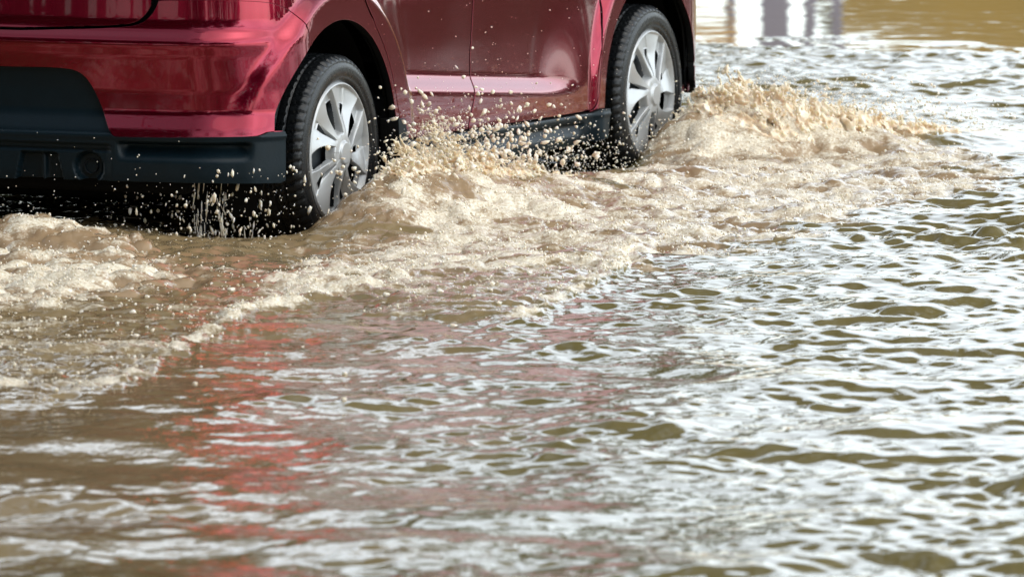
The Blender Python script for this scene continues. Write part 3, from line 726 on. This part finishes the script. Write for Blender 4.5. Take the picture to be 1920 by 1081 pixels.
# ---------------------------------------------------------------- surroundings that show as reflections in water and paint
M['leaf'] = plain('tree_leaves', (.030, .042, .013), .6, var=.5, scale=1.5)
M['bark'] = plain('bark', (.09, .065, .045), .8)
def treeline(name, pts, h, label, seed, leaf=.32, nleaf=900):
    r = np.random.default_rng(seed); Vs = []; mb = MB()
    for x, y in pts:
        hh = h*r.uniform(.75, 1.2); mb.tube((x, y, -.1), (x+r.normal(0, .3), y, hh*.6), .16, .07, n=8)
        for k in range(14):
            c = np.array([x, y, 0])+r.normal(0, [hh*.22, hh*.22, 0]); c[2] = hh*r.uniform(.12, 1.0); rad = hh*r.uniform(.10, .2)
            m = nleaf//14; q = r.standard_normal((m, 3)); q /= np.linalg.norm(q, axis=1, keepdims=True); q = c+q*rad*r.random((m, 1))**.4
            u = r.standard_normal((m, 3)); u /= np.linalg.norm(u, axis=1, keepdims=True); v = np.cross(u, r.standard_normal((m, 3))); v /= np.linalg.norm(v, axis=1, keepdims=True)
            s = leaf*r.uniform(.5, 1.2, (m, 1)); Vs.append(np.stack([q-u*s, q+v*s*.5, q+u*s, q-v*s*.5], 1).reshape(-1, 3))
    V = np.concatenate(Vs); b = len(mb.V); F = np.arange(len(V)).reshape(-1, 4)
    o = mesh_obj(name, V, F.astype(np.int32), M['leaf'], smooth=False)
    t = mb.build('tree_trunks', M['bark'], o); t['kind'] = 'stuff'
    tag(o, label, 'trees', kind='stuff'); return o
P_ = lambda cx, cy, a0, a1, d, n: [(cx+d*math.sin(math.radians(a))*random.uniform(.9, 1.15), cy+d*math.cos(math.radians(a))*random.uniform(.9, 1.15)) for a in np.linspace(a0, a1, n)]
treeline('roadside_trees', P_(-1, 22, 208, 266, 19, 17), 15, 'row of leafy trees across the road behind the car', 3, .36, 1800)
FT = [(x+random.uniform(-.6, .6), 68+random.uniform(0, 6)) for x in np.arange(-34, -4.5, 2.0)]
treeline('bumper_dimming_trees', [(x+random.uniform(-.8, .8), -11+random.uniform(-3, 2)) for x in np.arange(-22, 24, 2.3)], 18, 'added row of trees behind the viewer that darkens the bumper corner reflection', 12, .42, 2400)  # unseen row, added so the bumper corner mirrors dark leaves instead of sky
treeline('door_dimming_trees', P_(0, 24, 36, 100, 36, 15), 3, 'added row of low trees that darkens the reflections in the right doors', 8, .45, 800)  # unseen row, added to dim the bright sky mirrored in the doors
treeline('far_trees', FT, 14, 'distant line of green trees beyond the flooded road', 5, .6, 2200)
# unseen tree crowns, added to block the high sky from the ripple reflections
def blocker_canopy(name, n, seed, label):
    r = np.random.default_rng(seed); cl = np.stack([r.uniform(-20, 9, 120), r.uniform(33, 62, 120), r.uniform(15, 23, 120)], -1)
    k = r.integers(0, 120, n); q = r.standard_normal((n, 3)); q /= np.linalg.norm(q, axis=1, keepdims=True); c = cl[k]+q*np.array([2.6, 2.6, 1.4])*r.random((n, 1))**.4
    u = r.standard_normal((n, 3)); u /= np.linalg.norm(u, axis=1, keepdims=True); v = np.cross(u, r.standard_normal((n, 3))); v /= np.linalg.norm(v, axis=1, keepdims=True)
    s = .5*r.uniform(.5, 1.2, (n, 1)); V = np.stack([c-u*s, c+v*s*.6, c+u*s, c-v*s*.6], 1).reshape(-1, 3)
    o = mesh_obj(name, V, np.arange(4*n).reshape(-1, 4).astype(np.int32), M['leaf'], smooth=False)
    mb = MB()
    for x, y in ((-19, 40), (-18, 58), (10.5, 44), (11, 60)): mb.tube((x, y, -.1), (x, y, 16), .4, .25, n=10); mb.tube((x, y, 11), (x*.3, y-4, 16), .22, .08, n=8); mb.tube((x, y, 12), (x*.4, y+3, 17), .2, .08, n=8)
    t = mb.build('tree_trunks', M['bark'], o); t['kind'] = 'stuff'; tag(o, label, 'trees', kind='stuff')
blocker_canopy('sky_blocking_crowns', 7500, 9, 'added tree crowns overhead that keep the high sky out of the water reflections')
# earth bank, shelter and stall beyond the top edge of the picture, seen mirrored in the smooth water
M['ochre'] = plain('ochre_earth', (.34, .20, .045), .9, var=.3, scale=.8)
M['lavender'] = plain('lavender_paint', (.30, .27, .36), .5, var=.1, scale=2)
M['peach'] = plain('peach_boards', (.75, .42, .16), .6, var=.15, scale=2)
V = []; F = []; xs = np.linspace(2.62, 34, 60); pr = [(0, -.3), (.25, 1.2), (.6, 2.3), (1.6, 2.75), (4, 2.9), (9, 2.6)]
for i_, x in enumerate(xs):
    for dy, z in pr: V.append((x, 62+dy-.02*(x-2.6)**1.3+random.uniform(-.1, .1), z*(min(1, .86+.04*i_) if i_ < 4 else 1)+(random.uniform(-.12, .12) if z > 0 else 0)))
k = len(pr)
for i_ in range(len(xs)-1):
    for j_ in range(k-1): F.append((i_*k+j_, (i_+1)*k+j_, (i_+1)*k+j_+1, i_*k+j_+1))
tag(mesh_obj('earth_bank', V, F, M['ochre']), 'bare ochre earth bank along the far water edge', 'bank', kind='structure')
sh = empty('shelter', (0, 62, 0)); tag(sh, 'lavender open shelter on posts beyond the flooded road', 'shelter')
for x, w_ in ((2.06, .21), (2.33, .09), (2.54, .08)):
    mb = MB(); mb.box((x, 0, 2.2), (w_, .15, 4.6), .01); mb.build('post', M['lavender'], sh)
mb = MB(); mb.box((1.4, .1, .6), (2.3, .12, 1.2), .02); mb.build('parapet', M['lavender'], sh)
mb = MB(); mb.box((.8, .3, 4.6), (3.8, 2.0, .2), .03); mb.build('roof', M['lavender'], sh)
st = empty('market_stall', (1.5, 60.5, 0)); tag(st, 'peach coloured stall front beside the lavender shelter', 'stall')
mb = MB(); mb.box((0, 0, 2.45), (.42, .6, .9), .02); mb.build('board', M['peach'], st)
mb = MB(); mb.box((-.17, 0, 1.0), (.06, .5, 2.0), .01); mb.box((.17, 0, 1.0), (.06, .5, 2.0), .01); mb.build('frame', M['lavender'], st)
# ---------------------------------------------------------------- sky, sun, camera
SUN_EL, SUN_AZ = math.radians(58), math.radians(115)     # azimuth from +Y towards +X
w = bpy.data.worlds.new('World'); scene.world = w; w.use_nodes = True; nt = w.node_tree; L = nt.links; bg = nt.nodes['Background']
sk = node(nt, 'ShaderNodeTexSky', sky_type='NISHITA'); sk.sun_disc = False; sk.sun_elevation = SUN_EL; sk.sun_rotation = SUN_AZ; sk.air_density = 1.0; sk.dust_density = 1.6; sk.ozone_density = 1.0
hs = node(nt, 'ShaderNodeHueSaturation', Saturation=.34); L.new(sk.outputs[0], hs.inputs['Color'])
# broken cloud cover
tc = node(nt, 'ShaderNodeTexCoord'); mp = node(nt, 'ShaderNodeMapping'); mp.inputs['Scale'].default_value = (1, 1, 2.2); L.new(tc.outputs['Generated'], mp.inputs['Vector'])
nz = node(nt, 'ShaderNodeTexNoise', Scale=2.6, Detail=6.0, Roughness=.55); L.new(mp.outputs[0], nz.inputs['Vector'])
mr = node(nt, 'ShaderNodeMapRange'); mr.inputs['From Min'].default_value = .35; mr.inputs['From Max'].default_value = .7; mr.inputs['To Min'].default_value = .95; mr.inputs['To Max'].default_value = 1.5; L.new(nz.outputs['Fac'], mr.inputs['Value'])
# brighter band of cloud low over the horizon, duller cloud overhead
sp = node(nt, 'ShaderNodeSeparateXYZ'); L.new(tc.outputs['Generated'], sp.inputs[0])
me_ = node(nt, 'ShaderNodeMapRange', interpolation_type='SMOOTHSTEP'); me_.inputs['From Min'].default_value = .30; me_.inputs['From Max'].default_value = .75; me_.inputs['To Min'].default_value = 1.9; me_.inputs['To Max'].default_value = .85; L.new(sp.outputs['Z'], me_.inputs['Value'])
mm = node(nt, 'ShaderNodeMath', operation='MULTIPLY'); L.new(mr.outputs[0], mm.inputs[0]); L.new(me_.outputs[0], mm.inputs[1]); mr = mm
vm = node(nt, 'ShaderNodeVectorMath', operation='SCALE'); L.new(hs.outputs[0], vm.inputs[0]); L.new(mr.outputs[0], vm.inputs['Scale']); tn = node(nt, 'ShaderNodeVectorMath', operation='MULTIPLY'); L.new(vm.outputs[0], tn.inputs[0]); tn.inputs[1].default_value = (.97, 1.01, 1.0); L.new(tn.outputs[0], bg.inputs['Color'])
bg.inputs['Strength'].default_value = SKY
sun = bpy.data.lights.new('sun', 'SUN'); sun.energy = SUN; sun.angle = math.radians(70); sun.color = (1, .94, .84)
so = bpy.data.objects.new('sun', sun); COL.objects.link(so)
d = Vector((math.sin(SUN_AZ)*math.cos(SUN_EL), math.cos(SUN_AZ)*math.cos(SUN_EL), math.sin(SUN_EL))); so.rotation_euler = d.to_track_quat('Z', 'Y').to_euler(); so.location = (20, 40, 60)
cam = bpy.data.cameras.new('camera'); co = bpy.data.objects.new('camera', cam); COL.objects.link(co); scene.camera = co
co.location = (0, 0, 2.17); co.rotation_euler = (math.radians(90-5.857431), 0, 0)
cam.sensor_width = 36; cam.lens = 14870/1920*36; cam.clip_start = .5; cam.clip_end = 3000
cam.dof.use_dof = True; cam.dof.focus_distance = 22.8; cam.dof.aperture_fstop = 8
vs = scene.view_settings; vs.view_transform = 'Standard'; vs.look = 'None'; vs.exposure = EXPO; vs.gamma = 1
scene.cycles.max_bounces = 8; scene.cycles.glossy_bounces = 4; scene.cycles.diffuse_bounces = 3
